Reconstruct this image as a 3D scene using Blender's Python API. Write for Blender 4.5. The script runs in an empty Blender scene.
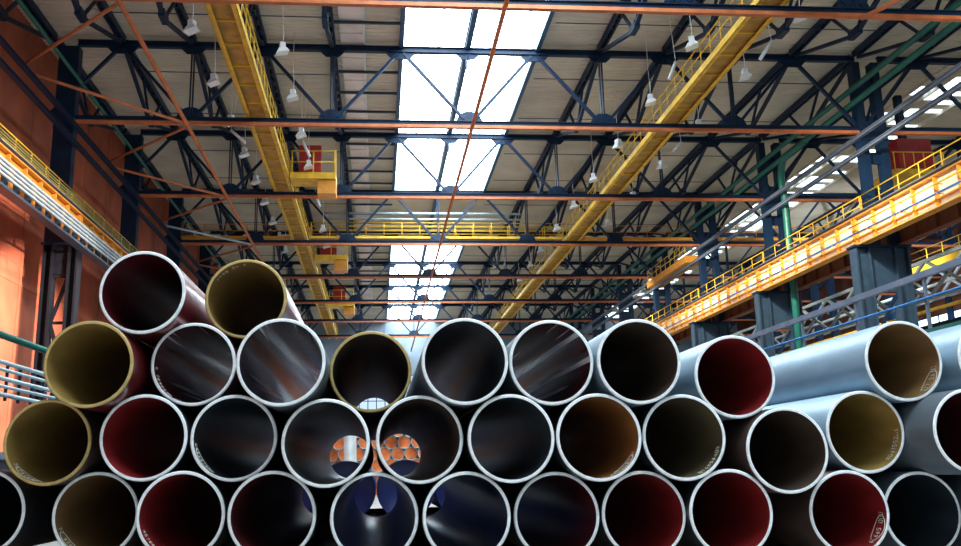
import bpy, bmesh, math, random
from mathutils import Vector, Matrix
random.seed(7)
SC = bpy.context.scene
COL = SC.collection
H = 1.55                      # eye height above the floor; heights below are given relative to the eye

def V(x, y, z): return Vector((x, y, z + H))

# ------------------------------------------------------------------ materials
def mat(name, col, rough=.6, metal=0., var=.12, scale=2.0, spec=.5, bump=0., coat=0., sheen_streaks=None, stretch=None):
    m = bpy.data.materials.new(name); m.use_nodes = True
    nt = m.node_tree; b = nt.nodes['Principled BSDF']
    b.inputs['Roughness'].default_value = rough; b.inputs['Metallic'].default_value = metal
    b.inputs['Specular IOR Level'].default_value = spec
    b.inputs['Coat Weight'].default_value = coat; b.inputs['Coat Roughness'].default_value = .15
    tc = nt.nodes.new('ShaderNodeTexCoord'); mp = nt.nodes.new('ShaderNodeMapping')
    nt.links.new(tc.outputs['Object'], mp.inputs['Vector'])
    if stretch: mp.inputs['Scale'].default_value = stretch
    n = nt.nodes.new('ShaderNodeTexNoise'); n.inputs['Scale'].default_value = scale; n.inputs['Detail'].default_value = 5
    nt.links.new(mp.outputs['Vector'], n.inputs['Vector'])
    mr = nt.nodes.new('ShaderNodeMapRange')
    mr.inputs['From Min'].default_value = .3; mr.inputs['From Max'].default_value = .7
    mr.inputs['To Min'].default_value = 1 - var; mr.inputs['To Max'].default_value = 1 + var
    nt.links.new(n.outputs['Fac'], mr.inputs['Value'])
    mx = nt.nodes.new('ShaderNodeVectorMath'); mx.operation = 'SCALE'
    mx.inputs[0].default_value = col
    nt.links.new(mr.outputs['Result'], mx.inputs['Scale'])
    out = mx.outputs['Vector']
    if sheen_streaks:                                            # (colour, threshold, width)
        wn = nt.nodes.new('ShaderNodeTexNoise'); wn.inputs['Scale'].default_value = sheen_streaks[3]; wn.inputs['Detail'].default_value = 3
        mp2 = nt.nodes.new('ShaderNodeMapping'); nt.links.new(tc.outputs['Object'], mp2.inputs['Vector'])
        mp2.inputs['Scale'].default_value = sheen_streaks[4]
        nt.links.new(mp2.outputs['Vector'], wn.inputs['Vector'])
        wr = nt.nodes.new('ShaderNodeMapRange')
        wr.inputs['From Min'].default_value = sheen_streaks[1]; wr.inputs['From Max'].default_value = sheen_streaks[1] + sheen_streaks[2]
        nt.links.new(wn.outputs['Fac'], wr.inputs['Value'])
        mm = nt.nodes.new('ShaderNodeMix'); mm.data_type = 'RGBA'
        nt.links.new(wr.outputs['Result'], mm.inputs[0]); nt.links.new(out, mm.inputs[6])
        mm.inputs[7].default_value = (*sheen_streaks[0], 1)
        out = mm.outputs[2]
    nt.links.new(out, b.inputs['Base Color'])
    if bump:
        bp = nt.nodes.new('ShaderNodeBump'); bp.inputs['Strength'].default_value = bump; bp.inputs['Distance'].default_value = .01
        nt.links.new(n.outputs['Fac'], bp.inputs['Height']); nt.links.new(bp.outputs['Normal'], b.inputs['Normal'])
    return m

def emit(name, col, s):
    m = bpy.data.materials.new(name); m.use_nodes = True
    nt = m.node_tree; nt.nodes.remove(nt.nodes['Principled BSDF'])
    e = nt.nodes.new('ShaderNodeEmission'); e.inputs['Color'].default_value = (*col, 1); e.inputs['Strength'].default_value = s
    nt.links.new(e.outputs[0], nt.nodes['Material Output'].inputs['Surface'])
    return m

M = dict(
    navy=mat('navy_steel_paint', (.0035, .019, .052), .5, var=.25, spec=.3),
    orange=mat('orange_primer', (.52, .15, .05), .6, var=.2),
    yellow=mat('yellow_paint', (.78, .47, .03), .5, var=.2),
    olive=mat('grimy_yellow_grating', (.42, .22, .03), .7, var=.3),
    moss=mat('dull_olive_paint', (.24, .22, .05), .6, var=.2),
    cream=mat('lit_yellow_web_paint', (.95, .82, .54), .6, var=.1),  # yellow web paled to cream, strong light put into the colour
    amber=mat('orange_yellow_paint', (.72, .30, .035), .5, var=.15),
    brown=mat('rust_brown_paint', (.20, .055, .018), .65, var=.2),
    skyblue=mat('glare_blue_paint', (.02, .085, .17), .5, var=.2),  # navy steel brightened to blue, skylight glare put into the colour
    green=mat('green_pipe_paint', (.010, .13, .095), .4, var=.15),
    greyrail=mat('grey_blue_steel', (.13, .16, .22), .45, var=.2),
    slate=mat('slate_steel', (.022, .05, .085), .5, var=.25),
    white=mat('white_enamel', (.75, .78, .80), .4, var=.05),
    bar=mat('galvanised_bar', (.42, .52, .55), .4, .2, var=.15),
    black=mat('dark_steel_paint', (.006, .006, .009), .6, spec=.2),
    red=mat('red_cabinet_paint', (.40, .018, .02), .5, var=.2),
    blue=mat('blue_pipe_paint', (.03, .17, .44), .4),
    deck=mat('roof_sheet', (.66, .60, .47), .7, var=.15, scale=.35),
    soffit=mat('pale_soffit_board', (.85, .74, .66), .7, var=.2, scale=.6),
    floor=mat('concrete_floor', (.38, .36, .34), .7, var=.25, scale=.5),
    wall=mat('brick_red_wall', (.47, .112, .050), .75, var=.25, scale=.5, bump=.3),
    wall2=mat('dull_red_wall', (.16, .05, .035), .8, var=.3, scale=.4),
    wallf=mat('grey_end_wall', (.22, .27, .33), .8, var=.2, scale=.3),
    wood=mat('timber', (.20, .13, .07), .8, var=.3),
    rim=mat('machined_steel_rim', (.86, .90, .92), .5, .0, var=.15, scale=9),
    rimy=mat('mustard_rim', (.50, .36, .13), .5, .1, var=.2, scale=9),
    chalk=mat('white_paint_marker', (.75, .72, .62), .8),
    sky=emit('daylit_polycarbonate', (.76, .91, 1.0), 15.),
    lens=mat('lamp_glass', (.86, .88, .86), .2, var=.03),
    endwin=emit('daylit_end_window', (.62, .82, 1.0), .95),
    win=emit('daylit_window', (.70, .87, 1.0), 3.),
    navyp=mat('navy_pipe_coating', (.008, .016, .09), .4, var=.2),
    capo=mat('orange_cap', (.85, .20, .045), .6, var=.3),
    pinkg=mat('greyish_primer', (.45, .38, .38), .5, var=.3),
    sheet=mat('pale_steel_sheet', (.62, .66, .68), .4, .2, var=.1),
)
STR = (2.2, .12, 2.2)          # painted reflection streaks run along the pipe
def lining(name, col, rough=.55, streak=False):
    w = ((.92, .95, .98), .57, .035, 2.6, (2.2, .03, 2.2)) if streak else None  # light streaks painted in to stand for skylight reflections along the bore
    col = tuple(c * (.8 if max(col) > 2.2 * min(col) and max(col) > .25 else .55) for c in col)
    return mat('lining_' + name, col, rough, 0., var=.25, scale=3., sheen_streaks=w, stretch=(1, .25, 1), bump=.15)
LIN = dict(
    olive=lining('olive', (.40, .26, .07)), mustard=lining('mustard', (.34, .21, .06)),
    red=lining('red', (.30, .016, .018)), darkred=lining('dark_red', (.16, .012, .016)),
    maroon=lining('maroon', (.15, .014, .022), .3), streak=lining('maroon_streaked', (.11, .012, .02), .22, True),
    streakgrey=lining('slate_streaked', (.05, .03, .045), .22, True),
    navy=lining('navy', (.012, .018, .06), .3), slate=lining('slate', (.05, .07, .09), .4),
    grey=lining('grey', (.11, .12, .12), .4), brown=lining('brown', (.36, .15, .04)),
    tan=lining('tan', (.34, .20, .08)), umber=lining('umber', (.13, .085, .06)), dun=lining('dun', (.22, .17, .09)),
)
OUT = dict(
    maroon=mat('outer_maroon', (.16, .018, .022), .28, var=.3, scale=2, stretch=(1, .3, 1), coat=.3),
    black=mat('outer_black', (.022, .026, .032), .4, var=.3, scale=2, stretch=(1, .3, 1)),
    steel=mat('outer_steel_blue', (.26, .38, .48), .4, .15, var=.18, scale=2, stretch=(1, .3, 1)),
    grey=mat('outer_grey', (.13, .16, .19), .4, .1, var=.2, scale=2, stretch=(1, .3, 1)),
    brown=mat('outer_brown', (.10, .06, .05), .45, var=.3, scale=2, stretch=(1, .3, 1)),
)

# ------------------------------------------------------------------ mesh helpers
class MB:
    def __init__(s): s.bm = bmesh.new()
    def box(s, c, d):
        c = Vector(c); d = Vector(d) / 2
        vs = [s.bm.verts.new((c.x + sx * d.x, c.y + sy * d.y, c.z + sz * d.z)) for sx in (-1, 1) for sy in (-1, 1) for sz in (-1, 1)]
        for f in ((0, 1, 3, 2), (4, 6, 7, 5), (0, 4, 5, 1), (2, 3, 7, 6), (0, 2, 6, 4), (1, 5, 7, 3)):
            s.bm.faces.new([vs[i] for i in f])
        return s
    def bb(s, x0, x1, y0, y1, z0, z1): return s.box(((x0 + x1) / 2, (y0 + y1) / 2, (z0 + z1) / 2), (x1 - x0, y1 - y0, z1 - z0))
    def frame(s, p, q, up):
        d = (q - p).normalized(); up = Vector(up)
        if abs(d.dot(up)) > .98: up = Vector((0, 1, 0)) if abs(d.y) < .9 else Vector((1, 0, 0))
        r = d.cross(up).normalized(); return r, r.cross(d)
    def bar(s, p, q, w, h=None, up=(0, 0, 1)):
        h = h or w; p = Vector(p); q = Vector(q); r, u = s.frame(p, q, up)
        vs = [s.bm.verts.new(e + r * (a * w / 2) + u * (b * h / 2)) for e in (p, q) for a, b in ((-1, -1), (1, -1), (1, 1), (-1, 1))]
        for f in ((3, 2, 1, 0), (4, 5, 6, 7), (0, 1, 5, 4), (1, 2, 6, 5), (2, 3, 7, 6), (3, 0, 4, 7)):
            s.bm.faces.new([vs[i] for i in f])
        return s
    def ibeam(s, p, q, w, h, t=.04, up=(0, 0, 1)):
        p = Vector(p); q = Vector(q); r, u = s.frame(p, q, up)
        s.bar(p, q, t, h - 2 * t, up)
        s.bar(p + u * (h - t) / 2, q + u * (h - t) / 2, w, t, up); s.bar(p - u * (h - t) / 2, q - u * (h - t) / 2, w, t, up)
        return s
    def tube(s, pts, r, n=10, cap=True):
        pts = [Vector(p) for p in pts]; rings = []
        for i, p in enumerate(pts):
            a = pts[max(i - 1, 0)]; b = pts[min(i + 1, len(pts) - 1)]
            rr, u = s.frame(a, b, (0, 0, 1))
            rings.append([s.bm.verts.new(p + rr * (math.cos(2 * math.pi * k / n) * r) + u * (math.sin(2 * math.pi * k / n) * r)) for k in range(n)])
        for A, B in zip(rings, rings[1:]):
            for k in range(n):
                f = s.bm.faces.new((A[k], A[(k + 1) % n], B[(k + 1) % n], B[k])); f.smooth = True
        if cap:
            s.bm.faces.new(rings[0][::-1]); s.bm.faces.new(rings[-1])
        return s
    def lathe(s, prof, n=96, smooth=True):                 # profile of (r, y) turned about the Y axis
        rings = [[s.bm.verts.new((r * math.cos(2 * math.pi * k / n), y, r * math.sin(2 * math.pi * k / n))) for k in range(n)] for r, y in prof]
        for A, B in zip(rings, rings[1:]):
            for k in range(n):
                f = s.bm.faces.new((A[k], A[(k + 1) % n], B[(k + 1) % n], B[k])); f.smooth = smooth
        return s
    def prism(s, poly, y0, y1):                             # polygon of (x, z) extruded along Y
        a = [s.bm.verts.new((x, y0, z)) for x, z in poly]; b = [s.bm.verts.new((x, y1, z)) for x, z in poly]
        n = len(poly); s.bm.faces.new(a); s.bm.faces.new(b[::-1])
        for k in range(n): s.bm.faces.new((a[k], b[k], b[(k + 1) % n], a[(k + 1) % n]))
        return s
    def build(s, name, m, parent=None, recalc=True):
        if recalc: bmesh.ops.recalc_face_normals(s.bm, faces=s.bm.faces)
        me = bpy.data.meshes.new(name); s.bm.to_mesh(me); s.bm.free(); me.materials.append(m)
        o = bpy.data.objects.new(name, me); COL.objects.link(o)
        if parent: o.parent = parent
        return o

def tag(o, label=None, cat=None, group=None, kind=None):
    if label: o['label'] = label
    if cat: o['category'] = cat
    if group: o['group'] = group
    if kind: o['kind'] = kind
    return o
def empty(name, loc, label, cat, group=None):
    o = bpy.data.objects.new(name, None); COL.objects.link(o); o.location = loc; o.empty_display_size = .3
    return tag(o, label, cat, group)
def kids(o): return [c for c in bpy.data.objects if c.parent == o]
def copy_tree(o, parent=None):
    ch = kids(o); c = o.copy(); COL.objects.link(c)
    if parent: c.parent = parent
    for k in ch: copy_tree(k, c)
    return c
def struct(o): return tag(o, kind='structure')
ORD = ['nearest', 'second', 'third', 'fourth', 'fifth', 'sixth', 'seventh', 'eighth', 'ninth', 'tenth', 'eleventh', 'twelfth', 'thirteenth']

# ------------------------------------------------------------------ layout
BAY = 13.1
FY = [33.15 + BAY * k for k in range(8)]
YEND = FY[-1] + BAY + 2
Y0 = -6.
ZB, ZT = 18.5, 22.88           # bottom and top chord levels
ZR = 23.3                     # roof sheet
XN = [-17.5 + 7.5 * i for i in range(7)]
XL, XRW = -18.2, 58.

# ------------------------------------------------------------------ setting
struct(MB().bb(-30, XRW + 1, -25, YEND + 1, -.3, 0).build('floor', M['floor']))
def roof(x0, x1, y0, y1, mb):
    p = .36; y = y0; vs = []
    while y < y1:
        for dy, dz in ((0, 0), (.10, 0), (.14, .06), (.30, .06)): vs.append((min(y + dy, y1), dz))
        y += p
    A = [mb.bm.verts.new((x0, yy, ZR + H + dz)) for yy, dz in vs]; B = [mb.bm.verts.new((x1, yy, ZR + H + dz)) for yy, dz in vs]
    for i in range(len(vs) - 1): mb.bm.faces.new((A[i], A[i + 1], B[i + 1], B[i]))
SKX0, SKX1 = 1.3, 8.95
SEG = [(Y0, 73.8), (88.6, 142.)]
rb = MB()
roof(XL, SKX0, Y0, YEND, rb); roof(SKX1, 34.2, Y0, YEND, rb); roof(38.4, XRW, Y0, YEND, rb)
roof(SKX0, SKX1, SEG[0][1], SEG[1][0], rb); roof(SKX0, SKX1, SEG[1][1], YEND, rb)
rb.bb(XL, XRW, Y0, YEND, ZR + H + 2.2, ZR + H + 2.3) if False else None
struct(rb.build('ceiling', M['deck'], recalc=False))
def vault(y0, y1, n):
    mb = MB(); N = 14; R = []
    for y in (y0, y1):
        R.append([mb.bm.verts.new((SKX0 + (SKX1 - SKX0) * k / N, y, ZR + H + .25 + 1.3 * math.sin(math.pi * k / N))) for k in range(N + 1)])
    for k in range(N): mb.bm.faces.new((R[0][k], R[0][k + 1], R[1][k + 1], R[1][k])).smooth = True
    for r in R: mb.bm.faces.new(r)
    o = struct(mb.build('window_%d' % n, M['sky']))
    return o
def vault_frame(y0, y1, n):
    fr = MB(); y = y0
    while y <= y1:
        fr.tube([(SKX0 + (SKX1 - SKX0) * k / 12, y, ZR + H + .21 + 1.25 * math.sin(math.pi * k / 12)) for k in range(13)], .022, 5)
        y += 1.1
    for x in (SKX0, SKX1): fr.bb(x - .12, x + .12, y0, y1, ZR + H - .35, ZR + H + .3)
    return struct(fr.build('trim_%d' % n, M['skyblue']))
for i, (a, b) in enumerate(SEG): vault(a, b, i + 1); vault_frame(a, b, i + 1)
# ribbon rooflight of the neighbouring bay
mb = MB(); y = Y0
while y < YEND:
    for x in (34.2, 35.6, 37.0):
        if random.random() < .45: mb.bb(x + .05, x + 1.35, y + .1, y + .62, ZR + H + .1, ZR + H + .14)
    y += .72
struct(mb.build('window_3', M['win']))
mb = MB(); roof(34.2, 38.4, Y0, YEND, mb)
for v in mb.bm.verts: v.co.z += .16
for x in (34.2, 35.6, 37., 38.4): mb.bb(x - .06, x + .06, Y0, YEND, ZR + H - .1, ZR + H + .16)
struct(mb.build('trim_3', M['deck']))
# left wall: tall sheets with raised seams
mb = MB(); mb.bb(XL - .3, XL, Y0, YEND, 0, ZR + H + .1)
y = Y0
while y < YEND: mb.bb(XL - .01, XL + .035, y, y + .09, 0, ZR + H); y += 4.37
for z in (4.2, 9.6, 13.5, 17.2): mb.bb(XL - .01, XL + .03, Y0, YEND, z + H, z + H + .1)
struct(mb.build('wall_left', M['wall']))
mb = MB(); mb.bb(XRW, XRW + .3, Y0, YEND, 0, ZR + H)
y = Y0
while y < YEND: mb.bb(XRW - .05, XRW + .01, y, y + .1, 0, ZR + H); y += 3.2
struct(mb.build('wall_right', M['wall2']))
mb = MB(); mb.bb(XL - .3, XRW + .3, YEND, YEND + .3, 0, ZR + H)
for k in range(24): mb.bb(XL + 3.2 * k, XL + 3.2 * k + .15, YEND - .08, YEND + .01, 0, ZR + H)
struct(mb.build('wall_back', M['wallf']))
def window(n, x0, x1, z0, z1, axis='y'):
    w = MB(); f = MB()
    if axis == 'y':
        w.bb(x0, x1, YEND - .16, YEND - .1, z0 + H, z1 + H)
        k = x0
        while k <= x1 + .01: f.bb(k - .07, k + .07, YEND - .26, YEND - .1, z0 + H, z1 + H); k += (x1 - x0) / 26
        for j in range(8): z = z0 + (z1 - z0) * j / 7; f.bb(x0, x1, YEND - .25, YEND - .1, z + H - .06, z + H + .06)
    else:
        w.bb(XRW - .12, XRW - .08, x0, x1, z0 + H, z1 + H)
        k = x0
        while k <= x1 + .01: f.bb(XRW - .2, XRW - .08, k - .06, k + .06, z0 + H, z1 + H); k += 1.9
        for j in range(4): z = z0 + (z1 - z0) * j / 3; f.bb(XRW - .2, XRW - .08, x0, x1, z + H - .06, z + H + .06)
    o = struct(w.build('window_%d' % n, M['endwin'] if axis == 'y' else M['win'])); fo = f.build('window_frame', M['slate'], o)
window(4, -12, 22, 5.5, 14.5)
window(5, 40, 130, 12.5, 14.8, 'x')
window(6, 40, 130, 6.8, 7.7, 'x')

# ------------------------------------------------------------------ near pipes
R, T, L = .61, .048, 12.
# name: x, y, z (relative), lining, outer, rim, label, chalk angle
P = [
 ('A', -3.38, 13.05, 2.59, 'maroon', 'maroon', 'rim', 'steel pipe with dark maroon bore, topmost and leftmost of the stack', None),
 ('B', -1.985, 13.56, 2.593, 'mustard', 'maroon', 'rimy', 'steel pipe with mustard rim and bore, second of the two topmost pipes', 112),
 ('C', -4.012, 12.88, 1.541, 'olive', 'maroon', 'rimy', 'steel pipe with olive yellow bore and rim, left end of the second row down', None),
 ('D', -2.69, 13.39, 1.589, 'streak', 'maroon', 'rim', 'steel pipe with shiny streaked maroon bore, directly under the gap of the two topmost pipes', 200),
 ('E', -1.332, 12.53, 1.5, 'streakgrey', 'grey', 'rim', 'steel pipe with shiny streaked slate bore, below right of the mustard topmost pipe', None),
 ('F', -.119, 13.48, 1.459, 'umber', 'grey', 'rimy', 'steel pipe with mustard rim and light showing through its dark bore', None),
 ('G', 1.211, 12.49, 1.493, 'slate', 'grey', 'rim', 'steel pipe with slate blue bore, right of the mustard-rimmed see-through pipe', None),
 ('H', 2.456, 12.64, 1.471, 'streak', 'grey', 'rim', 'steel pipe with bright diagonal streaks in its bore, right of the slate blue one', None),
 ('I', 3.704, 12.54, 1.466, 'umber', 'steel', 'rim', 'steel pipe with near black bore, right of the streaked one in the upper row', None),
 ('J', 5.202, 12.83, 1.255, 'red', 'steel', 'rim', 'steel pipe with deep red bore, sunk lower in the right of the upper row', None),
 ('K', 7.915, 12.93, 1.434, 'tan', 'steel', 'rim', 'steel pipe with long pale blue flank and chalk marks, topmost at the right', 318),
 ('L', 9.282, 12.74, 1.441, 'umber', 'steel', 'rim', 'pale steel pipe cut off by the right photo edge, upper row', None),
 ('M', -4.699, 13.52, .486, 'olive', 'brown', 'rimy', 'steel pipe with olive bore and yellow rim, left end of the third row down', 228),
 ('N', -3.304, 13.29, .535, 'red', 'black', 'rim', 'steel pipe with red bore, second from left in the third row down', None),
 ('O', -2.038, 13.25, .511, 'slate', 'black', 'rim', 'steel pipe with dark slate bore, third from left in the third row down', 205),
 ('P', -.719, 12.81, .416, 'grey', 'black', 'rim', 'steel pipe showing orange pipes through it, left one of two such', None),
 ('Q', .578, 12.78, .432, 'umber', 'black', 'rim', 'steel pipe showing orange pipes through it, right one of two such', None),
 ('R', 1.849, 12.61, .428, 'slate', 'black', 'rim', 'steel pipe with dark navy grey bore, right of the two see-through pipes', None),
 ('S', 3.086, 12.6, .417, 'brown', 'black', 'rim', 'steel pipe with brown orange bore, below the near black one of the upper row', 305),
 ('T', 4.369, 12.74, .408, 'dun', 'black', 'rim', 'steel pipe with dark dun bore, below left of the sunken red-bored one', 312),
 ('U', 5.849, 12.71, .193, 'umber', 'brown', 'rim', 'steel pipe with grey brown bore, dropped into the gap of the row beneath', None),
 ('V', 7.288, 13.08, .413, 'olive', 'steel', 'rim', 'steel pipe with olive brown bore, below the chalk-marked one on the right', 330),
 ('W', 8.393, 12.37, .368, 'darkred', 'grey', 'rim', 'steel pipe with dark red bore, cut off by the right photo edge', None),
 ('X', -5.69, 13.91, -.471, 'slate', 'black', 'rim', 'steel pipe with black bore, cut off by the lower left corner of the photo', None),
 ('Y', -4.067, 13.8, -.516, 'tan', 'black', 'rim', 'steel pipe with tan brown bore, second from left in the bottom row', 215),
 ('Z', -2.75, 13.25, -.528, 'red', 'black', 'rim', 'steel pipe with red bore and chalk marks, third from left in the bottom row', 218),
 ('AA', -1.473, 13.09, -.556, 'darkred', 'black', 'rim', 'steel pipe with dark red bore, fourth from left in the bottom row', None),
 ('BB', -.048, 12.92, -.606, 'navy', 'black', 'rim', 'steel pipe showing two navy pipes through it, in the bottom row', None),
 ('CC', 1.224, 12.75, -.614, 'navy', 'black', 'rim', 'steel pipe with shiny navy bore, right of the one showing two navy pipes', None),
 ('DD', 2.511, 12.91, -.636, 'maroon', 'black', 'rim', 'steel pipe with dark maroon bore, bottom row, below left of the brown orange bore', None),
 ('EE', 3.771, 12.92, -.644, 'red', 'black', 'rim', 'steel pipe with red bore, bottom row, below right of the brown orange bore', None),
 ('FF', 4.983, 12.79, -.651, 'red', 'black', 'rim', 'steel pipe with red bore, last one left of the gap in the bottom row', None),
 ('GG', 6.913, 13.08, -.649, 'red', 'brown', 'rim', 'steel pipe with red bore, first one right of the gap in the bottom row', 325),
 ('HH', 8.115, 13.26, -.66, 'slate', 'grey', 'rim', 'steel pipe with blue grey bore, right end of the bottom row', None),

 ('II', 9.35, 13.1, -.68, 'slate', 'grey', 'rim', 'grey steel pipe beyond the right photo edge, bottom row', None),
 ('JJ', 9.7, 12.9, .36, 'umber', 'grey', 'rim', 'grey steel pipe beyond the right photo edge, middle row', None),
]
ex = [[p[1], p[3]] for p in P] + [[10.6, -.68]]
tgt = [list(e) for e in ex]; dmin = 2 * R + .004
for it in range(400):
    for i in range(len(ex)):
        for k in (0, 1): ex[i][k] += (tgt[i][k] - ex[i][k]) * .02
    for _ in range(4):
        for i in range(len(ex)):
            for j in range(i):
                dx = ex[i][0] - ex[j][0]; dz = ex[i][1] - ex[j][1]; d = math.hypot(dx, dz)
                if d < dmin:
                    q = (dmin - d) / 2 / d
                    ex[i][0] += dx * q; ex[i][1] += dz * q; ex[j][0] -= dx * q; ex[j][1] -= dz * q
DIG = {'0': [(0, 0), (0, 2), (1, 2), (1, 0), (0, 0)], '1': [(.2, 1.6), (.6, 2), (.6, 0)], '2': [(0, 1.6), (.5, 2), (1, 1.5), (0, 0), (1, 0)],
       '4': [(.8, 0), (.8, 2), (0, .7), (1.1, .7)], '5': [(1, 2), (0, 2), (0, 1.1), (.8, 1.1), (1, .5), (.5, 0), (0, .2)],
       '6': [(.9, 2), (.1, 1), (.2, 0), (.9, .1), (.9, .8), (.1, .9)], '7': [(0, 2), (1, 2), (.4, 0)], '8': [(.5, 1), (0, 1.5), (.5, 2), (1, 1.5), (0, .5), (.5, 0), (1, .5), (.5, 1)]}
def scrawl(mb, ang, ring, rnd):
    a0 = math.radians(ang); rr = R - T - .006; s = .034
    def pt(u, v): a = a0 + u * s / rr; return (rr * math.cos(a), .10 + v * s * 1.6, rr * math.sin(a))
    u = -5
    for ch in ''.join(rnd.choice('0124567 8') for _ in range(9)):
        if ch in DIG: mb.tube([pt(u + x, y) for x, y in DIG[ch]], .0045, 5)
        u += 1.7
    if ring: mb.tube([pt(2.5 + 6 * math.cos(t / 16 * 6.283), 1 + 2.6 * math.sin(t / 16 * 6.283)) for t in range(17)], .0045, 5)
shell = MB().lathe([(R, .012), (R, L - .012)]).bm
sm = bpy.data.meshes.new('steel_pipe'); shell.to_mesh(sm)
def shared(name, prof):
    b = MB().lathe(prof, smooth=True).bm; bmesh.ops.recalc_face_normals(b, faces=b.faces); m_ = bpy.data.meshes.new(name); b.to_mesh(m_); return m_
lm = shared('bore_lining', [(R - T, .004), (R - T, L - .004)])
def rimmesh(front):
    y = 0 if front else L; s = 1 if front else -1
    b = MB()
    for seg in ([(R - T, y + .01 * s), (R - T + .004, y)], [(R - T + .004, y), (R - .016, y)], [(R - .016, y), (R, y + .014 * s)]): b.lathe(seg)
    m_ = bpy.data.meshes.new('end_rim'); b.bm.to_mesh(m_); return m_
rmF, rmB = rimmesh(True), rimmesh(False)
def setmat(o, m):
    o.material_slots[0].link = 'OBJECT'; o.material_slots[0].material = m
for me in (sm, lm, rmF, rmB): me.materials.append(M['rim'])
rnd = random.Random(3)
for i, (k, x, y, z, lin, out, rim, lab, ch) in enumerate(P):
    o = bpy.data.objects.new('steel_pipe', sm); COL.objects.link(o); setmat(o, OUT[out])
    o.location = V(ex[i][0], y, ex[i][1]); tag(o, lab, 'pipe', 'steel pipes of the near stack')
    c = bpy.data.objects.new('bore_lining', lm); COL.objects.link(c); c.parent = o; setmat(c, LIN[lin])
    c.rotation_euler.y = rnd.uniform(-.5, .5)
    for m_ in (rmF, rmB):
        c = bpy.data.objects.new('end_rim', m_); COL.objects.link(c); c.parent = o; setmat(c, M[rim])
    if ch is not None:
        b = MB(); scrawl(b, ch, i % 2 == 0 or k == 'K', rnd)
        c = b.build('chalk_writing', M['chalk'], o); c['label'] = 'white handwritten chalk figures'
# bearers below the bottom row
bot = [(x_, z_) for x_, z_ in ex if z_ < -.3]
bs = (bot[-3][1] - bot[0][1]) / (bot[-3][0] - bot[0][0]); ba = min(z_ - bs * x_ for x_, z_ in bot) - R
for i, y in enumerate((15., 23.)):
    b = MB().prism([(-7, 0), (10.2, 0), (10.2, H + ba + bs * 10.2), (-7, H + ba - bs * 7)], y, y + .3)
    tag(b.build('timber_bearer', M['wood']), 'timber bearer under the ' + ('front' if i == 0 else 'rear') + ' of the near pipe stack', 'beam')

# ------------------------------------------------------------------ roof trusses
def make_truss(x0, x1, nodes, lab):
    t = empty('roof_truss', V(x0, 0, ZB), lab, 'roof truss', 'transverse roof trusses'); t.location = (0, 0, 0)
    MB().bar(V(x0, 0, ZB - .12), V(x1, 0, ZB - .12), .24, .17).build('bottom_chord', M['orange'], t)
    MB().ibeam(V(x0, 0, ZB + .09), V(x1, 0, ZB + .09), .24, .24).build('chord_flange', M['navy'], t)
    MB().ibeam(V(x0, 0, ZT), V(x1, 0, ZT), .3, .34).build('top_chord', M['navy'], t)
    for i, x in enumerate(nodes):
        if 0 < i < len(nodes) - 1:
            b = MB(); b.bar(V(x - .07, 0, ZB + .2), V(x - .07, 0, ZT), .07, .16); b.bar(V(x + .07, 0, ZB + .2), V(x + .07, 0, ZT), .07, .16)
            b.build('vertical', M['navy'], t)
            MB().prism([(x - .75, ZB + .2 + H), (x + .75, ZB + .2 + H), (x + .55, ZB + .62 + H), (x + .2, ZB + .78 + H), (x - .2, ZB + .78 + H), (x - .55, ZB + .62 + H)], -.03, .03).build('gusset', M['navy'], t)
            MB().prism([(x - .75, ZT - .1 + H), (x - .35, ZT - .5 + H), (x + .35, ZT - .5 + H), (x + .75, ZT - .1 + H)], -.035, .035).build('gusset', M['navy'], t)
        if i < len(nodes) - 1:
            xm = (x + nodes[i + 1]) / 2
            for a, bq in ((x + .3, xm - .15), (nodes[i + 1] - .3, xm + .15)):
                MB().bar(V(a, 0, ZB + .35), V(bq, 0, ZT - .2), .16, .19, (0, 1, 0)).build('diagonal', M['navy'], t)
            MB().prism([(xm - .9, ZT - .1 + H), (xm - .5, ZT - .55 + H), (xm + .5, ZT - .55 + H), (xm + .9, ZT - .1 + H)], -.04, .04).build('gusset', M['navy'], t)
    return t
tr = make_truss(-16.1, 27.3, XN, '')
XN2 = [27.5 + 7.5 * i for i in range(5)]
tr2 = make_truss(28.9, 57.5, XN2, '')
for k, y in enumerate(FY):
    for base, w in ((tr, 'main hall'), (tr2, 'right-hand bay')):
        o = base if k == 0 else copy_tree(base)
        o.location.y = y; o['label'] = 'navy roof truss with orange bottom chord, %s from camera in the %s' % (ORD[k], w)

# trussed purlins, one bay long
def make_purlin():
    t = empty('roof_purlin', (0, 0, 0), '', 'purlin', 'underslung roof purlins')
    a, b, c = .2, BAY - .2, BAY / 2 - .2
    q = MB()
    for s in (-.13, .13): q.bar(V(s, a, ZT + .19), V(s, b, ZT + .19), .11, .36)
    y = a
    while y < b: q.bb(-.13, .13, y, y + .12, ZT + .04 + H, ZT + .3 + H); y += 1.1
    q.build('top_chord', M['navy'], t)
    for (y0, z0, y1, z1) in ((a + .3, ZT - .1, c - .25, ZT - 1.95), (b - .3, ZT - .1, c + .25, ZT - 1.95)):
        MB().bar(V(0, y0, z0), V(0, y1, z1), .2, .17).build('tie', M['navy'], t)
    for d in (-2.1, 2.1): MB().bar(V(0, c + d * .1, ZT - 1.9), V(0, c + d, ZT + .05), .13, .13).build('strut', M['navy'], t)
    MB().bb(-.14, .14, c - .45, c + .45, ZT - 2.1 + H, ZT - 1.7 + H).build('gusset', M['navy'], t)
    return t
pu = make_purlin(); first = True
PL = [-17.3, -13.75, -10, -6.25, -2.5, 12.5, 16.25, 20, 23.75, 27.5, 31.25, 42.5, 46.25, 50, 53.75]
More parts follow.
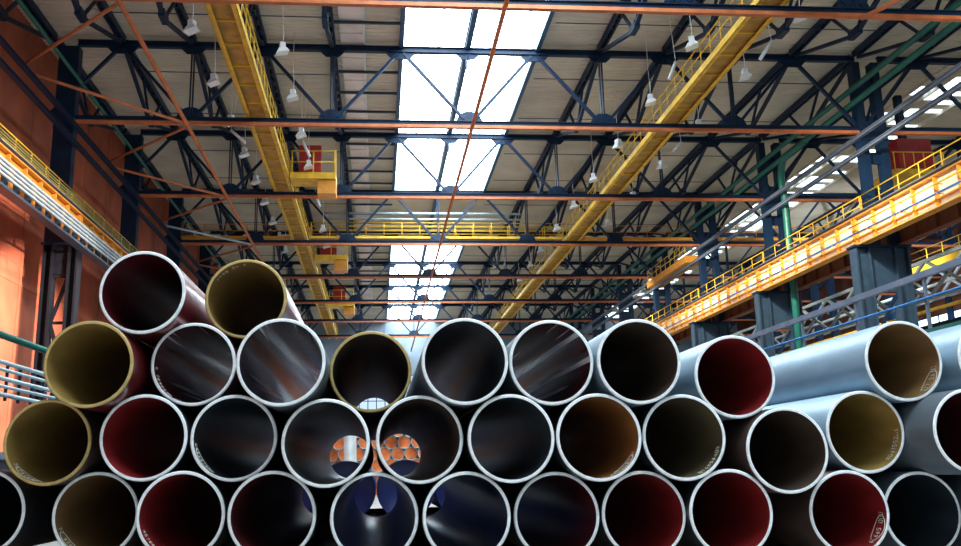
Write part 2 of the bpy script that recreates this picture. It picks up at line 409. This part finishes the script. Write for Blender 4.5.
for j, x in enumerate(PL):
    for k, y in enumerate(FY):
        o = pu if first else copy_tree(pu); first = False
        o.location = (x, y, 0)
        side = 'left of the skylight, line %s from the wall' % (ORD[j] if j else 'first') if j < 5 else ('right of the skylight, line %s from it' % (ORD[j - 5] if j > 5 else 'first'))
        o['label'] = 'navy trussed purlin, %s bay, %s' % (ORD[k], side.replace('line ', '').replace(' from', ' line from'))
# plain purlin through the middle of the skylight
q = MB().ibeam(V(5, 33, ZT + .35), V(5, YEND - 1, ZT + .35), .3, .5); tag(q.build('ridge_beam', M['skyblue']), 'blue steel beam running lengthwise under the middle of the skylight', 'beam')
# short cross rails beside the skylight and the pale soffit strip
q = MB(); y = Y0 + 30
while y < 122:
    q.bb(-2.05, -.82, y, y + 2.9, ZR + H - .14, ZR + H - .06); y += 3.0
tag(q.build('soffit_strip', M['soffit']), 'pale pinkish strip of ceiling boards left of the skylight', 'ceiling panel')
q = MB().bb(-.82, -.7, Y0 + 30, 122, ZR + H - .2, ZR + H - .04); tag(q.build('edge_trim', M['white']), 'thin white trim along the pale soffit strip', 'trim')
y = 34.5; k = 0; base = None
while y < 110:
    if all(abs(y - f) > .5 for f in FY):
        if base is None: base = MB().bb(-2.3, 1.25, -.06, .06, ZR + H - .34, ZR + H - .2).build('cross_rail', M['slate']); o = base
        else: o = base.copy(); COL.objects.link(o)
        o.location.y = y; k += 1
        tag(o, 'slim blue cross rail crossing the pale soffit strip left of the skylight', 'rail', 'cross rails under the soffit strip')
    y += 3.0

# ------------------------------------------------------------------ bracing in the bottom chord plane
def tube_thing(name, pts, r, m, lab, cat, grp=None, n=10): return tag(MB().tube(pts, r, n).build(name, m), lab, cat, grp)
for x, w in ((-10.1, 'orange tie tube running lengthwise along the left side under the roof'), (5.1, 'orange tie tube running lengthwise below the middle of the skylight')):
    tube_thing('tie_tube', [V(x, 20, ZB - .30), V(x, YEND - 1, ZB - .30)], .105, M['orange'], w, 'tie')
tube_thing('tie_tube', [V(26.0, 20, ZB - .30), V(20.2, 33., ZB - .30)], .1, M['orange'], 'short orange brace tube at the top right joining the nearest truss', 'brace')
for k in range(-1, 6):
    yn = FY[k] if k >= 0 else FY[0] - BAY
    for s, w in ((-1, 'towards the camera'), (1, 'away from the camera')):
        if k == -1 and s == -1: continue
        pale = (k == 3 and s == -1)
        who = ('the %s truss' % ORD[k]) if k >= 0 else 'a point before the first truss'
        tube_thing('wind_brace', [V(-10.3, yn + s * .35, ZB - .22), V(-16.1, yn + s * 6.2, ZB - .22)], .08, M['bar'] if pale else M['orange'],
                   'orange wind brace at upper left, ending before the first truss' if k == -1 else '%s wind brace from left wall to %s, slanting %s' % ('pale blue' if pale else 'orange', who, w), 'brace', 'wind braces on the left')
for x, m_, w in ((-15.83, 'navy', 'left'), (27.13, 'greyrail', 'right')):
    for z, u in ((18.05, 'upper'), (17.15, 'lower')):
        b = MB().ibeam(V(x, 10, z), V(x, YEND - 1, z), .22, .22)
        tag(b.build('eaves_tie', M[m_]), '%s of two %s longitudinal eaves ties along the %s columns' % (u, 'dark' if m_ == 'navy' else 'blue grey', w), 'beam')

# ------------------------------------------------------------------ columns
ZG = 11.75                      # seat of the crane girders
def make_column(s):              # s=-1 left row, +1 right row ; local x=0 at inner face of the lower shaft, growing outwards
    t = empty('steel_column', (0, 0, 0), '', 'column', 'left row of columns' if s < 0 else 'right row of columns')
    wl = 1.73 if s < 0 else 3.1
    u0, u1 = (.72, 1.75) if s < 0 else (1.1, 2.7)
    X = lambda a: s * a
    def bx(x0, x1, y0, y1, z0, z1, b=None):
        b = b or MB(); b.bb(min(X(x0), X(x1)), max(X(x0), X(x1)), y0, y1, z0 + H, z1 + H); return b
    lw = .5 if s < 0 else .85
    for a in (0, wl - lw):
        b = MB(); bx(a, a + .1, -.35, .35, -H, ZG, b); bx(a + lw - .1, a + lw, -.35, .35, -H, ZG, b); bx(a + .1, a + lw - .1, -.05, .05, -H, ZG, b)
        b.build('leg', M['slate'] if s > 0 else M['black'], t)
    bx(.01 if s < 0 else -.1, wl + .1, -.45, .45, ZG - .12, ZG - .002).build('cap_plate', M['navy'], t)
    bx(lw, wl - lw, -.12, .12, ZG - (1.6 if s < 0 else 2.6), ZG - .12).build('web_plate', M['slate'] if s > 0 else M['black'], t)
    z = ZG - (1.7 if s < 0 else 2.7); k = 0
    while z > 1:
        a, c = (lw, wl - lw) if (k % 2) == (s > 0) else (wl - lw, lw)
        MB().bar(V(X(a), 0, z), V(X(c), 0, z - 2.4), .16, .16, (0, 1, 0)).build('lattice_brace', M['navy'] if s > 0 else M['black'], t)
        MB().bar(V(X(lw), 0, z), V(X(wl - lw), 0, z), .12, .14).build('lattice_brace', M['brown'] if s > 0 and k == 0 else M['navy'] if s > 0 else M['black'], t)
        z -= 2.4; k += 1
    if s < 0:
        bx(u0, u1, -.3, .3, ZG, ZT - .2).build('upper_shaft', M['navy'], t)
    else:
        for a in (u0, u1 - .45): bx(a, a + .45, -.3, .3, ZG, ZT - .2).build('upper_shaft', M['navy'], t)
        z = ZG + 2.6
        while z < ZT - 1: bx(u0 + .45, u1 - .45, -.06, .06, z, z + .7).build('batten', M['navy'], t); z += 2.2
    MB().bb(min(X(u0 - .02), X(u1)), max(X(u0 - .02), X(u1)), -.36, .36, ZB - .6 + H, ZB + .5 + H).build('head_plate', M['navy'], t)
    return t
for s, x0, w in ((-1, -15.27, 'left'), (1, 26.2, 'right')):
    base = make_column(s)
    for k, y in enumerate(FY[1:] + [FY[0]]):
        o = base if k == 0 else copy_tree(base); o.location = (x0, y + (.2 if k < 7 else 0), 0)
        kk = k + 2 if k < 7 else 1
        o['label'] = 'dark steel hall column, %s in the %s row counting from the camera' % (ORD[kk - 1], w)

# ------------------------------------------------------------------ crane runways
def make_runway(s, cream, rail=True):
    t = empty('crane_girder', (0, 0, 0), '', 'crane girder', 'runway girders')
    h = 1.6; y0, y1 = .03, BAY - .03; f = -s
    web, edge = (M['cream'], M['amber']) if cream else ((M['amber'], M['amber']) if s < 0 else (M['brown'], M['brown']))
    MB().bb(-.03, .03, y0, y1, ZG + H + .06, ZG + H + h - .06).build('web', web, t)
    MB().bb(-.28, .28, y0, y1, ZG + H, ZG + H + .06).build('bottom_flange', edge, t)
    MB().bb(-.28, .28, y0, y1, ZG + H + h - .06, ZG + H + h).build('top_flange', edge, t)
    for i in range(8):
        y = y0 + .1 + (y1 - y0 - .2) * i / 7
        MB().bb(-.24, .24, y - .045, y + .045, ZG + H + .06, ZG + H + h - .06).build('stiffener', edge, t)
    if cream: MB().bb(min(.03 * f, .17 * f), max(.03 * f, .17 * f), y0, y1, ZG + H + .42, ZG + H + .5).build('stiffener', edge, t)['label'] = 'long horizontal stiffener'
    MB().bb(-.06, .06, y0, y1, ZG + H + h, ZG + H + h + .16).build('crane_rail', M['greyrail'], t)
    if rail:
        xo = .35 * s
        MB().bb(min(-.28 * s, .75 * s), max(-.28 * s, .75 * s), y0, y1, ZG + H + h + .16, ZG + H + h + .2).build('walkway_plate', M['greyrail'], t)
        for i in range(8): MB().tube([V(xo, y0 + .05 + (y1 - y0 - .1) * i / 7, ZG + h + .2), V(xo, y0 + .05 + (y1 - y0 - .1) * i / 7, ZG + h + 1.3)], .032, 6).build('railing_post', M['yellow'], t)
        for z in (.75, 1.3): MB().tube([V(xo, y0, ZG + h + z), V(xo, y1, ZG + h + z)], .035, 6).build('handrail', M['yellow'], t)
    if cream:
        for z, m_, nm in ((1.02, 'yellow', 'conductor_bar'), (.56, 'blue', 'conductor_bar')):
            MB().tube([V(f * .5, y0, ZG + z), V(f * .5, y1, ZG + z)], .05, 8).build(nm, M[m_], t)['label'] = m_ + ' conductor bar'
        for i in range(4):
            y = y0 + 1.9 + 3.1 * i; b = MB(); b.bar(V(f * .2, y, ZG + 1.0), V(f * .56, y, ZG + 1.0), .06); b.bar(V(f * .2, y, ZG + .52), V(f * .56, y, ZG + .52), .06)
            b.build('bracket', M['amber'], t)
    return t
FY0 = [FY[0] - BAY] + FY
for s, x, cream, rail, w in ((1, 26.65, True, True, 'brightly lit yellow-panelled orange-framed crane girder along the right columns'), (1, 28.95, False, False, 'rust brown crane girder behind the right-hand yellow one'), (-1, -15.55, False, True, 'yellow orange crane girder along the left wall')):
    base = make_runway(s, cream, rail)
    for k, y in enumerate(FY0):
        o = base if k == 0 else copy_tree(base); o.location = (x, y + .2, 0)
        o['label'] = '%s, %s bay from the camera' % (w, ORD[k])
# conductor bundle below the left walkway
t = empty('conductor_rack', (0, 0, 0), 'rack of four pale conductor bars over a dark tray below the left runway walkway', 'conductor rack')
for i in range(4):
    z = 12.5 - .235 * i
    MB().tube([V(-14.95 + .05 * i, 15, z), V(-14.95 + .05 * i, YEND - 2, z)], .065, 8).build('conductor_bar', M['bar'], t)
y = 15
while y < 130: MB().bb(-15.262, -14.98, y, y + .08, H + 11.3, H + 12.65).build('bracket', M['slate'], t); y += 1.25
MB().bb(-15.1, -14.6, 15, 130, H + 11.2, H + 11.3).build('cable_tray', M['slate'], t)
t = empty('pipe_run', (0, 0, 0), 'three thin olive pipes on brackets along the left runway walkway', 'pipe run')
for i in range(3): MB().tube([V(-15.25, 15, 13.62 + .13 * i), V(-15.25, YEND - 2, 13.62 + .13 * i)], .028, 6).build('pipe', M['moss'], t)
for i in range(30): MB().bb(-15.32, -15.28, 16 + 4 * i, 16.06 + 4 * i, 13.551 + H, 13.95 + H).build('bracket', M['moss'], t)

# ------------------------------------------------------------------ overhead yellow galleries
def gallery(xc, s, y0, y1, lab):
    t = empty('overhead_gallery', V(xc, y0, ZB + .25), lab, 'walkway'); t.location = (0, 0, 0)
    z = ZB + .26
    for sx in (-1, 1):
        b = MB(); x = xc + sx * .62
        b.bb(x - .03, x + .03, y0, y1, z + H + .1, z + H + .42); b.bb(min(x, x - sx * .2), max(x, x - sx * .2), y0, y1, z + H + .1, z + H + .15); b.bb(min(x, x - sx * .2), max(x, x - sx * .2), y0, y1, z + H + .37, z + H + .42)
        b.build('side_channel', M['yellow'], t)
    MB().bb(xc - .58, xc + .58, y0, y1, z + H + .30, z + H + .34).build('deck_grating', M['olive'], t)
    y = y0 + .6
    while y < y1: MB().bb(xc - .56, xc + .56, y - .03, y + .03, z + H + .2, z + H + .299).build('cross_rib', M['yellow'], t); y += 2.2
    x = xc + s * .62; y = y0 + .3; n = 0
    while y < y1 and n < 95:
        MB().tube([V(x, y, z + .42), V(x, y, z + 1.55)], .032, 6).build('railing_post', M['yellow'], t); y += 1.3; n += 1
    for zz in (1.02, 1.55): MB().tube([V(x, y0, z + zz), V(x, y1, z + zz)], .038, 6).build('handrail', M['yellow'], t)
    return t
gallery(-6.45, 1, 20, 130, 'yellow overhead gallery running lengthwise left of the skylight')
gallery(16.45, -1, 20, 130, 'yellow railed overhead gallery running lengthwise right of the skylight')
# left gallery's inner mesh guard
t = empty('cross_gallery', (0, 0, 0), 'yellow railed gallery crossing the hall between the two lengthwise galleries', 'walkway')
yc = FY[3] + .55; z = ZB + .26
MB().bb(-5.6, 15.6, yc - .45, yc + .45, z + H + .22, z + H + .28).build('deck_grating', M['olive'], t)
for dy in (-.47, .47): MB().bb(-5.6, 15.6, yc + dy - .04, yc + dy + .04, z + H + .16, z + H + .34).build('side_channel', M['yellow'], t)
for dy in (-.47, .47):
    for i in range(15): MB().tube([V(-5.5 + 1.5 * i, yc + dy, z + .34), V(-5.5 + 1.5 * i, yc + dy, z + 1.5)], .035, 6).build('railing_post', M['yellow'], t)
    for zz in (.8, 1.15, 1.5): MB().tube([V(-5.6, yc + dy, z + zz), V(15.6, yc + dy, z + zz)], .034, 6).build('handrail', M['yellow'], t)
for x0, x1, w in ((-16, -7.3, 'left of the left lengthwise gallery'), (17.3, 26.8, 'right of the right lengthwise gallery'), (29, 40, 'in the right-hand bay')):
    t = empty('side_gallery', (0, 0, 0), 'yellow cross walkway on the fourth truss, ' + w, 'walkway')
    MB().bb(x0, x1, yc - .4, yc + .4, z + H + .12, z + H + .35).build('deck', M['amber'], t)
    n = int((x1 - x0) / 1.6)
    for i in range(n + 1): MB().tube([V(x0 + (x1 - x0) * i / n, yc, z + .35), V(x0 + (x1 - x0) * i / n, yc, z + 1.45)], .032, 6).build('railing_post', M['amber'], t)
    for zz in (.9, 1.45): MB().tube([V(x0, yc, z + zz), V(x1, yc, z + zz)], .032, 6).build('handrail', M['amber'], t)
# pale pipe lines above the cross gallery
for i, zz in enumerate((20.6, 21.1)):
    tube_thing('service_pipe', [V(-4.5, FY[3] + .165, zz), V(12, FY[3] + .165, zz)], .09, M['bar'], '%s pale horizontal service pipe above the cross gallery' % ('lower' if i == 0 else 'upper'), 'pipe')
# gallery box at the right column line
t = empty('box_walkway', (0, 0, 0), 'yellow box walkway with railing beside the right columns under the fourth truss', 'walkway')
MB().bb(26.6, 28.0, 74.2, 85.6, 17.3 + H, 17.9 + H).build('box_girder', M['amber'], t)
for i in range(9): MB().tube([V(26.7, 74.4 + 1.38 * i, 17.9), V(26.7, 74.4 + 1.38 * i, 19)], .035, 6).build('railing_post', M['yellow'], t)
for zz in (18.45, 19): MB().tube([V(26.7, 74.2, zz), V(26.7, 85.6, zz)], .035, 6).build('handrail', M['yellow'], t)

# service platforms with red cabinets
def platform(y, w):
    t = empty('service_platform', (0, 0, 0), 'yellow railed service platform %s hanging right of the left gallery' % w, 'platform', 'yellow service platforms')
    x0, x1, z = -5.7, -2.75, ZB + .3
    MB().bb(x0, x1, y - .9, y + .9, z + H, z + H + .42).build('deck', M['yellow'], t)
    for x in (x0 + .1, (x0 + x1) / 2, x1 - .1):
        MB().tube([V(x, y - .85, z + .42), V(x, y - .85, z + 1.9)], .05, 6).build('railing_post', M['yellow'], t)
    MB().tube([V(x1 - .1, y + .85, z + .42), V(x1 - .1, y + .85, z + 2.6)], .05, 6).build('railing_post', M['yellow'], t)
    for zz in (1.15, 1.9): MB().tube([V(x0, y - .85, z + zz), V(x1, y - .85, z + zz)], .045, 6).build('handrail', M['yellow'], t)
    b = MB(); b.bb(x1 - 1.2, x1, y - .7, y + .7, z + H - .95, z + H - .02); b.build('motor_box', M['amber'], t)
    c = empty('electrical_cabinet', (0, 0, 0), 'red electrical cabinet on the %s yellow service platform' % w, 'cabinet', 'red cabinets')
    MB().bb(x0 + .5, x0 + 1.95, y - .3, y + .5, z + H + .421, z + H + 2.5).build('body', M['red'], c)
    for i in range(2): MB().bb(x0 + .56 + .7 * i, x0 + 1.2 + .7 * i, y - .34, y - .3, z + H + .5, z + H + 2.4).build('door', M['red'], c)
for y, w in ((57.5, 'nearest'), (80.5, 'second'), (104, 'third')): platform(y, w)

# ------------------------------------------------------------------ lamps
def make_lamp(zh):
    t = empty('high_bay_lamp', (0, 0, 0), '', 'lamp', 'hanging high bay lamps')
    zl = 19.55
    b = MB(); b.tube([V(0, 0, zl + .3), V(.04, 0, zl + .8), V(-.02, 0, zl + 1.8), V(0, 0, ZR - .02)], .022, 5); b.build('cord', M['white'], t)
    MB().bb(-.13, .13, -.16, .16, zl + H + .08, zl + H + .36).build('ballast', M['white'], t)
    b = MB(); lo_ = [(-.3, -.26), (.3, -.26), (.3, .26), (-.3, .26)]
    A = [b.bm.verts.new((x, y, zl + H - .16 + .25 * x)) for x, y in lo_]; B = [b.bm.verts.new((x * .6, y * .6, zl + H + .08 + .1 * x)) for x, y in lo_]
    for k in range(4): b.bm.faces.new((A[k], A[(k + 1) % 4], B[(k + 1) % 4], B[k]))
    b.bm.faces.new(B); b.build('shade', M['white'], t)
    b = MB(); b.bm.faces.new([b.bm.verts.new((x * .93, y * .93, zl + H - .14 + .25 * x)) for x, y in lo_]); b.build('lens', M['lens'], t)
    return t
lp = make_lamp(0); n = 0
LROW = {'left of the left gallery': (-8.3, [37.8, 43.4, 48.8, 54.1, 59.5, 64.4, 69.8, 74.5, 79.5]),
        'right of the left gallery': (-4.5, [39.8, 45.2, 50.6, 56.3, 72.1, 77.5]),
        'left of the right gallery': (14.85, [38.3, 45., 51.8, 58.4, 64.9, 71.5, 79.2, 85, 92]),
        'right of the right gallery': (18.8, [35.4, 41.6, 48.5, 55.6, 62.5, 70])}
for w, (x, ys) in LROW.items():
    for i, y in enumerate(ys):
        o = lp if n == 0 else copy_tree(lp); n += 1
        o.location = (x, y, 0); o.rotation_euler.z = random.uniform(-.5, .5)
        o['label'] = 'white hanging high bay lamp %s, %s in its row' % (w, ORD[i])
def tubelamp(x, y, dx, dz, lab):
    t = empty('tube_lamp', (0, 0, 0), lab, 'lamp', 'slanted tube lamps')
    z = 19.9; b = MB().tube([V(x - dx, y, z - dz), V(x + dx, y, z + dz)], .09, 10); b.build('tube', M['white'], t)
    MB().tube([V(x + dx * .9, y, z + dz + .05), V(x + dx * .6, y, z + 1.6), V(x, y, ZR - .02)], .02, 5).build('cord', M['white'], t)
for x, y, dx, dz, w in ((15.1, 41.9, .22, .5, 'nearest beside the right gallery on its left'), (19.0, 39.4, .35, .5, 'upper right side beyond the right gallery'), (19., 52.9, .3, .3, 'right of the right gallery in the third bay'),
                     (-4.5, 54., -.25, .55, 'left over the first red cabinet'), (-8.4, 52.1, -.45, .4, 'left of the left gallery'), (-4.5, 65.1, -.2, .5, 'right of the left gallery past the second truss')):
    tubelamp(x, y, dx, dz, 'white slanted tube lamp on a cord, ' + w)
# thin conduits crossing under the roof sheets
base = {}
for k in range(7):
    for d, dw in ((3.4, 'near'), (9.6, 'far')):
        for (x0, x1, w) in ((-13.4, -2.6, 'left'), (9.3, 27.2, 'right')):
            if w not in base: o = base[w] = MB().tube([(x0, 0, ZR + H - .42), (x1, 0, ZR + H - .42)], .028, 6).build('conduit', M['slate'])
            else: o = base[w].copy(); COL.objects.link(o)
            o.location.y = FY[k] + d
            tag(o, 'thin conduit crossing under the roof %s of the skylight, %s half of bay %s' % (w, dw, ORD[k]), 'conduit', 'conduits under the roof')
# ------------------------------------------------------------------ green pipes
for pts, lab, pr_ in (([V(-15.75, 10, 20.55), V(-15.75, YEND - 1, 20.55)], 'green pipe along the top of the left wall under the roof', .10),
                 ([V(26.9, 10, 20.8), V(26.9, YEND - 1, 20.8)], 'upper green pipe running under the roof past the right columns', .16),
                 ([V(27.0, 10, 20.05), V(27.0, YEND - 1, 20.05)], 'lower green pipe running under the roof past the right columns', .16)):
    tube_thing('green_pipe', pts, pr_, M['green'], lab, 'pipe', None, 14)
pts = [V(27.05, 52, 20.05)] + [V(27.1 + .7 * i / 8, 55.1 + 2 * math.sin(i * math.pi / 16), 18.05 + 2 * math.cos(i * math.pi / 16)) for i in range(9)] + [V(27.8, 57.1, 14), V(27.8, 57.1, -H + .02)]
tube_thing('green_downpipe', pts, .24, M['green'], 'green downpipe bending down beside the third right column', 'pipe', None, 14)

# ------------------------------------------------------------------ raised walkway on the right and cable rack on the left
t = empty('raised_walkway', (0, 0, 0), 'raised walkway with grey handrail and green edge behind the right of the pipe stack', 'walkway')
xw, y0, y1 = 13.5, 14, 62
MB().bar(V(xw, y0, 4.54), V(xw, y1, 4.54), .13, .16).build('handrail', M['greyrail'], t)
MB().bb(xw - .06, xw + .06, y0, y1, 3.02 + H, 3.18 + H).build('edge_strip', M['green'], t)
MB().bb(xw, xw + 1.4, y0, y1, 2.92 + H, 3.02 + H).build('deck', M['greyrail'], t)
for i in range(15): MB().bar(V(xw, y0 + .2 + 3.3 * i, 3.1), V(xw, y0 + .2 + 3.3 * i, 4.5), .07).build('railing_post', M['greyrail'], t)
for i in range(8): MB().bb(xw + .6, xw + .8, y0 + .4 + 6.6 * i, y0 + .6 + 6.6 * i, 0, 2.92 + H).build('support_post', M['navy'], t)
tube_thing('blue_pipe', [V(xw - .067, y0, 3.93), V(xw - .067, y1, 3.93)], .032, M['blue'], 'blue pipe running along the railing of the raised walkway', 'pipe')
tube_thing('yellow_pipe', [V(xw + 1.2, y0, 3.09), V(xw + 1.2, y1, 3.09)], .06, M['yellow'], 'yellow pipe along the far side of the raised walkway', 'pipe')

t = empty('cable_rack', (0, 0, 0), 'rack of pale cables below the green pipe at the left edge', 'cable rack')
for i, zz in enumerate((3.05, 2.86, 2.62, 2.42, 2.2)):
    MB().tube([V(-10, 14, zz), V(-10, 60, zz)], .05 if i % 2 else .065, 8).build('cable', M['bar'], t)
for i in range(7):
    MB().bb(-9.99, -9.86, 15 + 7 * i, 15.12 + 7 * i, 0, 3.62 + H).build('rack_post', M['green'], t)
q = MB(); y = 14.5
while y < 60: q.bb(-10.05, -9.97, y, y + .04, 2.05 + H, 3.12 + H); y += .9
q.build('bracket', M['navy'], t)
t = tube_thing('green_pipe', [V(-9.9, 14, 3.72), V(-9.9, 60, 3.72)], .1, M['green'], 'green pipe above the cable rack at the left edge, passing before the wall', 'pipe', None, 12)
q = MB().bb(-9.5, -8.8, 14, 40, .45 + H, .62 + H); q.bb(-9.3, -9.0, 14, 40, 0, .45 + H)
tag(q.build('steel_ledge', M['greyrail']), 'low grey ledge at the left edge behind the pipe stack', 'ledge')  # grey metal step built as a low steel beam

# ------------------------------------------------------------------ neighbouring bay on the right
def far_column(k, y):
    o = MB().bb(43.5, 44.1, y - .3, y + .3, 0, ZT + H); o.bb(45.2, 45.8, y - .3, y + .3, 0, ZT + H); o.bb(44.1, 45.2, y - .08, y + .08, 10, 12 + H)
    tag(o.build('far_column', M['navy']), 'dark column of the right-hand bay, %s from the camera' % ORD[k], 'column', 'far columns')
for k, y in enumerate(FY[1:6]): far_column(k, y)
t = empty('far_crane_girder', (0, 0, 0), 'yellow crane girder with railing on the far side of the right-hand bay', 'crane girder')
MB().bb(42.6, 43.2, 35, 67, 14.2 + H, 15.2 + H).build('girder', M['yellow'], t)
for i in range(16): MB().tube([V(42.7, 35 + 2 * i, 15.2), V(42.7, 35 + 2 * i, 16.3)], .04, 6).build('railing_post', M['yellow'], t)
for zz in (15.75, 16.3): MB().tube([V(42.7, 35, zz), V(42.7, 67, zz)], .04, 6).build('handrail', M['yellow'], t)
# pale lattice girders
def lattice(x, y0, y1, z0, z1, n, m_, lab):
    t = empty('lattice_girder', (0, 0, 0), lab, 'lattice girder')
    MB().bar(V(x, y0, z0), V(x, y1, z0), .2).build('chord', M[m_], t); MB().bar(V(x, y0, z1), V(x, y1, z1), .2).build('chord', M[m_], t)
    for i in range(4): MB().bb(x - .2, x + .2, y0 + (y1 - y0) * i / 3 - .2, y0 + (y1 - y0) * i / 3 + .2, 0, z0 - .1 + H).build('support_post', M['navy'], t)
    for i in range(n):
        a = y0 + (y1 - y0) * i / n; b = y0 + (y1 - y0) * (i + 1) / n
        MB().bar(V(x, a, z0 if i % 2 else z1), V(x, b, z1 if i % 2 else z0), .17).build('diagonal', M[m_], t)
        MB().bar(V(x, a, z1 if i % 2 else z0), V(x, b, z0 if i % 2 else z1), .17).build('diagonal', M[m_], t)
lattice(34.5, 40, 100, 10., 12.4, 14, 'bar', 'pale cross-braced lattice girder in the right-hand bay, nearer one')
lattice(48.5, 45, 125, 13.8, 16.4, 20, 'bar', 'pale cross-braced lattice girder in the right-hand bay, farther one')
t = empty('pipe_rack', (0, 0, 0), 'rack of coloured service pipes in the right-hand bay, behind the right columns', 'pipe rack')
for i, (x, zz, m_) in enumerate(((38, 10.2, 'yellow'), (39.5, 11.4, 'yellow'), (46.5, 10.4, 'orange'), (40.5, 12.6, 'bar'), (36, 8.6, 'navy'))):
    MB().tube([V(x, 36, zz), V(x, 120, zz)], .12).build('service_pipe', M[m_], t)
    for k in range(4): MB().bb(x - .1, x + .1, 38 + 27 * k, 38.2 + 27 * k, 0, zz - .1 + H).build('support_post', M['navy'], t)
# crane cab with yellow rail behind the right column
t = empty('crane_cab', (0, 0, 0), 'red crane cab with yellow railing behind the second right column', 'crane cab')
MB().bb(32, 34.2, 50.2, 52.4, 17.5 + H, 19.6 + H).build('cab', M['red'], t)
MB().bb(31.4, 34.8, 49.8, 52.8, 17.2 + H, 17.5 + H).build('platform', M['yellow'], t)
for i in range(6): MB().tube([V(31.5 + .64 * i, 49.9, 17.5), V(31.5 + .64 * i, 49.9, 18.6)], .04, 6).build('railing_post', M['yellow'], t)
MB().tube([V(31.4, 49.9, 18.6), V(34.8, 49.9, 18.6)], .04, 6).build('handrail', M['yellow'], t)
b = MB().bb(32.9, 33.3, 51.1, 51.5, 19.6 + H, ZT + H); b.build('hanger', M['navy'], t)

# ------------------------------------------------------------------ things seen through the pipes
RN = .86
for i, x in enumerate(-.92 + 1.74 * k for k in range(-4, 8)):
    o = tag(MB().lathe([(RN, 0), (RN, 11)]).build('navy_pipe', M['navyp']), 'big navy coated pipe behind the near stack, %s from the left' % (ORD[i] if i else 'first'), 'pipe', 'navy pipes behind the stack')
    o.location = (x, 27.5, RN + .17); 
    c = MB().lathe([(RN, 0), (RN - .03, 0), (RN - .03, .06), (.001, .06)]).build('end_cap', M['navyp'], o)
b = MB(); b.bb(-8.74, 12.5, 29, 29.3, 0, .17); tag(b.build('timber_bearer', M['wood']), 'timber bearer under the front of the navy pipes', 'beam')
b = MB(); b.bb(-8.74, 12.5, 36, 36.3, 0, .17); tag(b.build('timber_bearer', M['wood']), 'timber bearer under the rear of the navy pipes', 'beam')
r2 = .44; om = MB().lathe([(r2, 0), (r2, 7)], 40); om = om.build('capped_pipe', M['pinkg'])
cap = MB().lathe([(0.001, .16), (r2 - .04, .16)], 40).build('orange_cap', M['capo'], om)
ri = MB().lathe([(r2, 0), (r2 - .04, 0), (r2 - .04, .16)], 40).build('end_rim', M['bar'], om)
n = 0; rr = random.Random(5)
for row in range(6):
    for i in range(13 - (row % 2)):
        o = om if n == 0 else copy_tree(om); n += 1
        o.location = (-5.3 + (row % 2) * (r2 + .002) + i * 2 * (r2 + .002), 62 + rr.uniform(-.8, .8), r2 + row * (r2 + .002) * 1.7325)
        o.rotation_euler.y = rr.uniform(0, 6)
        tag(o, 'orange-capped pipe in the far stack, %s from left, %s row up' % (ORD[i] if i else 'first', ORD[row] if row else 'first'), 'pipe', 'orange-capped pipes of the far stack')
b = MB(); pr = [(.5 * math.cos(a), .5 * math.sin(a)) for a in [math.radians(35 + 10 * k) for k in range(12)]]
b.prism(pr + [(x * .96, z_ * .96) for x, z_ in pr[::-1]], 0, 4.25)
o = b.build('curved_plate', M['sheet']); o.rotation_euler = (math.radians(80), 0, math.radians(9)); o.location = (-1.75, 59.2, -.03); tag(o, 'pale curved steel plate leaning against the orange-capped pipes', 'plate')

# ------------------------------------------------------------------ camera and light
PPX, PPY, F = 455., 273., 900.
dY = Vector((-77, -199, -900)).normalized(); dX = Vector((1, 0, -77 / 900)).normalized(); dZ = dX.cross(dY)
Rm = Matrix((dX, dY, dZ))        # rows: world axes in camera space -> camera-to-world rotation
cd = bpy.data.cameras.new('camera'); cam = bpy.data.objects.new('camera', cd); COL.objects.link(cam)
cam.matrix_world = Matrix.Translation((0, 0, H)) @ Rm.to_4x4()
cd.sensor_width = 36; cd.lens = 36 * F / 961; cd.shift_x = (480.5 - PPX) / 961; cd.shift_y = 0
cd.clip_end = 400
SC.camera = cam

w = bpy.data.worlds.new('world'); SC.world = w; w.use_nodes = True
bg = w.node_tree.nodes['Background']; bg.inputs[0].default_value = (.74, .89, .97, 1); bg.inputs[1].default_value = .72

def fill_spot(loc, tgt, e, ang, col, blend=.3, size=.3):
    l = bpy.data.lights.new('fill_spot', 'SPOT'); l.energy = e; l.spot_size = math.radians(ang); l.spot_blend = blend; l.color = col; l.shadow_soft_size = size
    o = bpy.data.objects.new('fill_spot', l); COL.objects.link(o); o.location = V(*loc)
    o.rotation_euler = (V(*tgt) - o.location).to_track_quat('-Z', 'Y').to_euler(); return o
fill_spot((2, 30, 17.5), (-18, 42, 7), 26000, 40, (1., .86, .78), .3, .3)  # added unseen lamp for the bright patch on the left wall
fill_spot((-1, 36, 10.4), (-18.2, 47, 6.0), 52000, 34, (1., .86, .80), .45, .35)  # second added lamp, brightens the left wall below the runway
for y in (27, 40, 53, 67, 83): fill_spot((20.2, y, 16.6), (26.6, y + 5, 12.4), 7500, 105, (1., .93, .78), 1., .4)  # unseen lamps added to brighten the right girder webs
fill_spot((35, 58, 16.5), (47, 85, 12), 18000, 80, (.85, .93, 1.), .8, .5)  # added lamp that lights the pale lattice in the right-hand bay

vs = SC.view_settings
SC.display_settings.display_device = 'sRGB'
vs.view_transform = 'Standard'; vs.look = 'None'; vs.exposure = .22; vs.gamma = 1; vs.use_curve_mapping = False
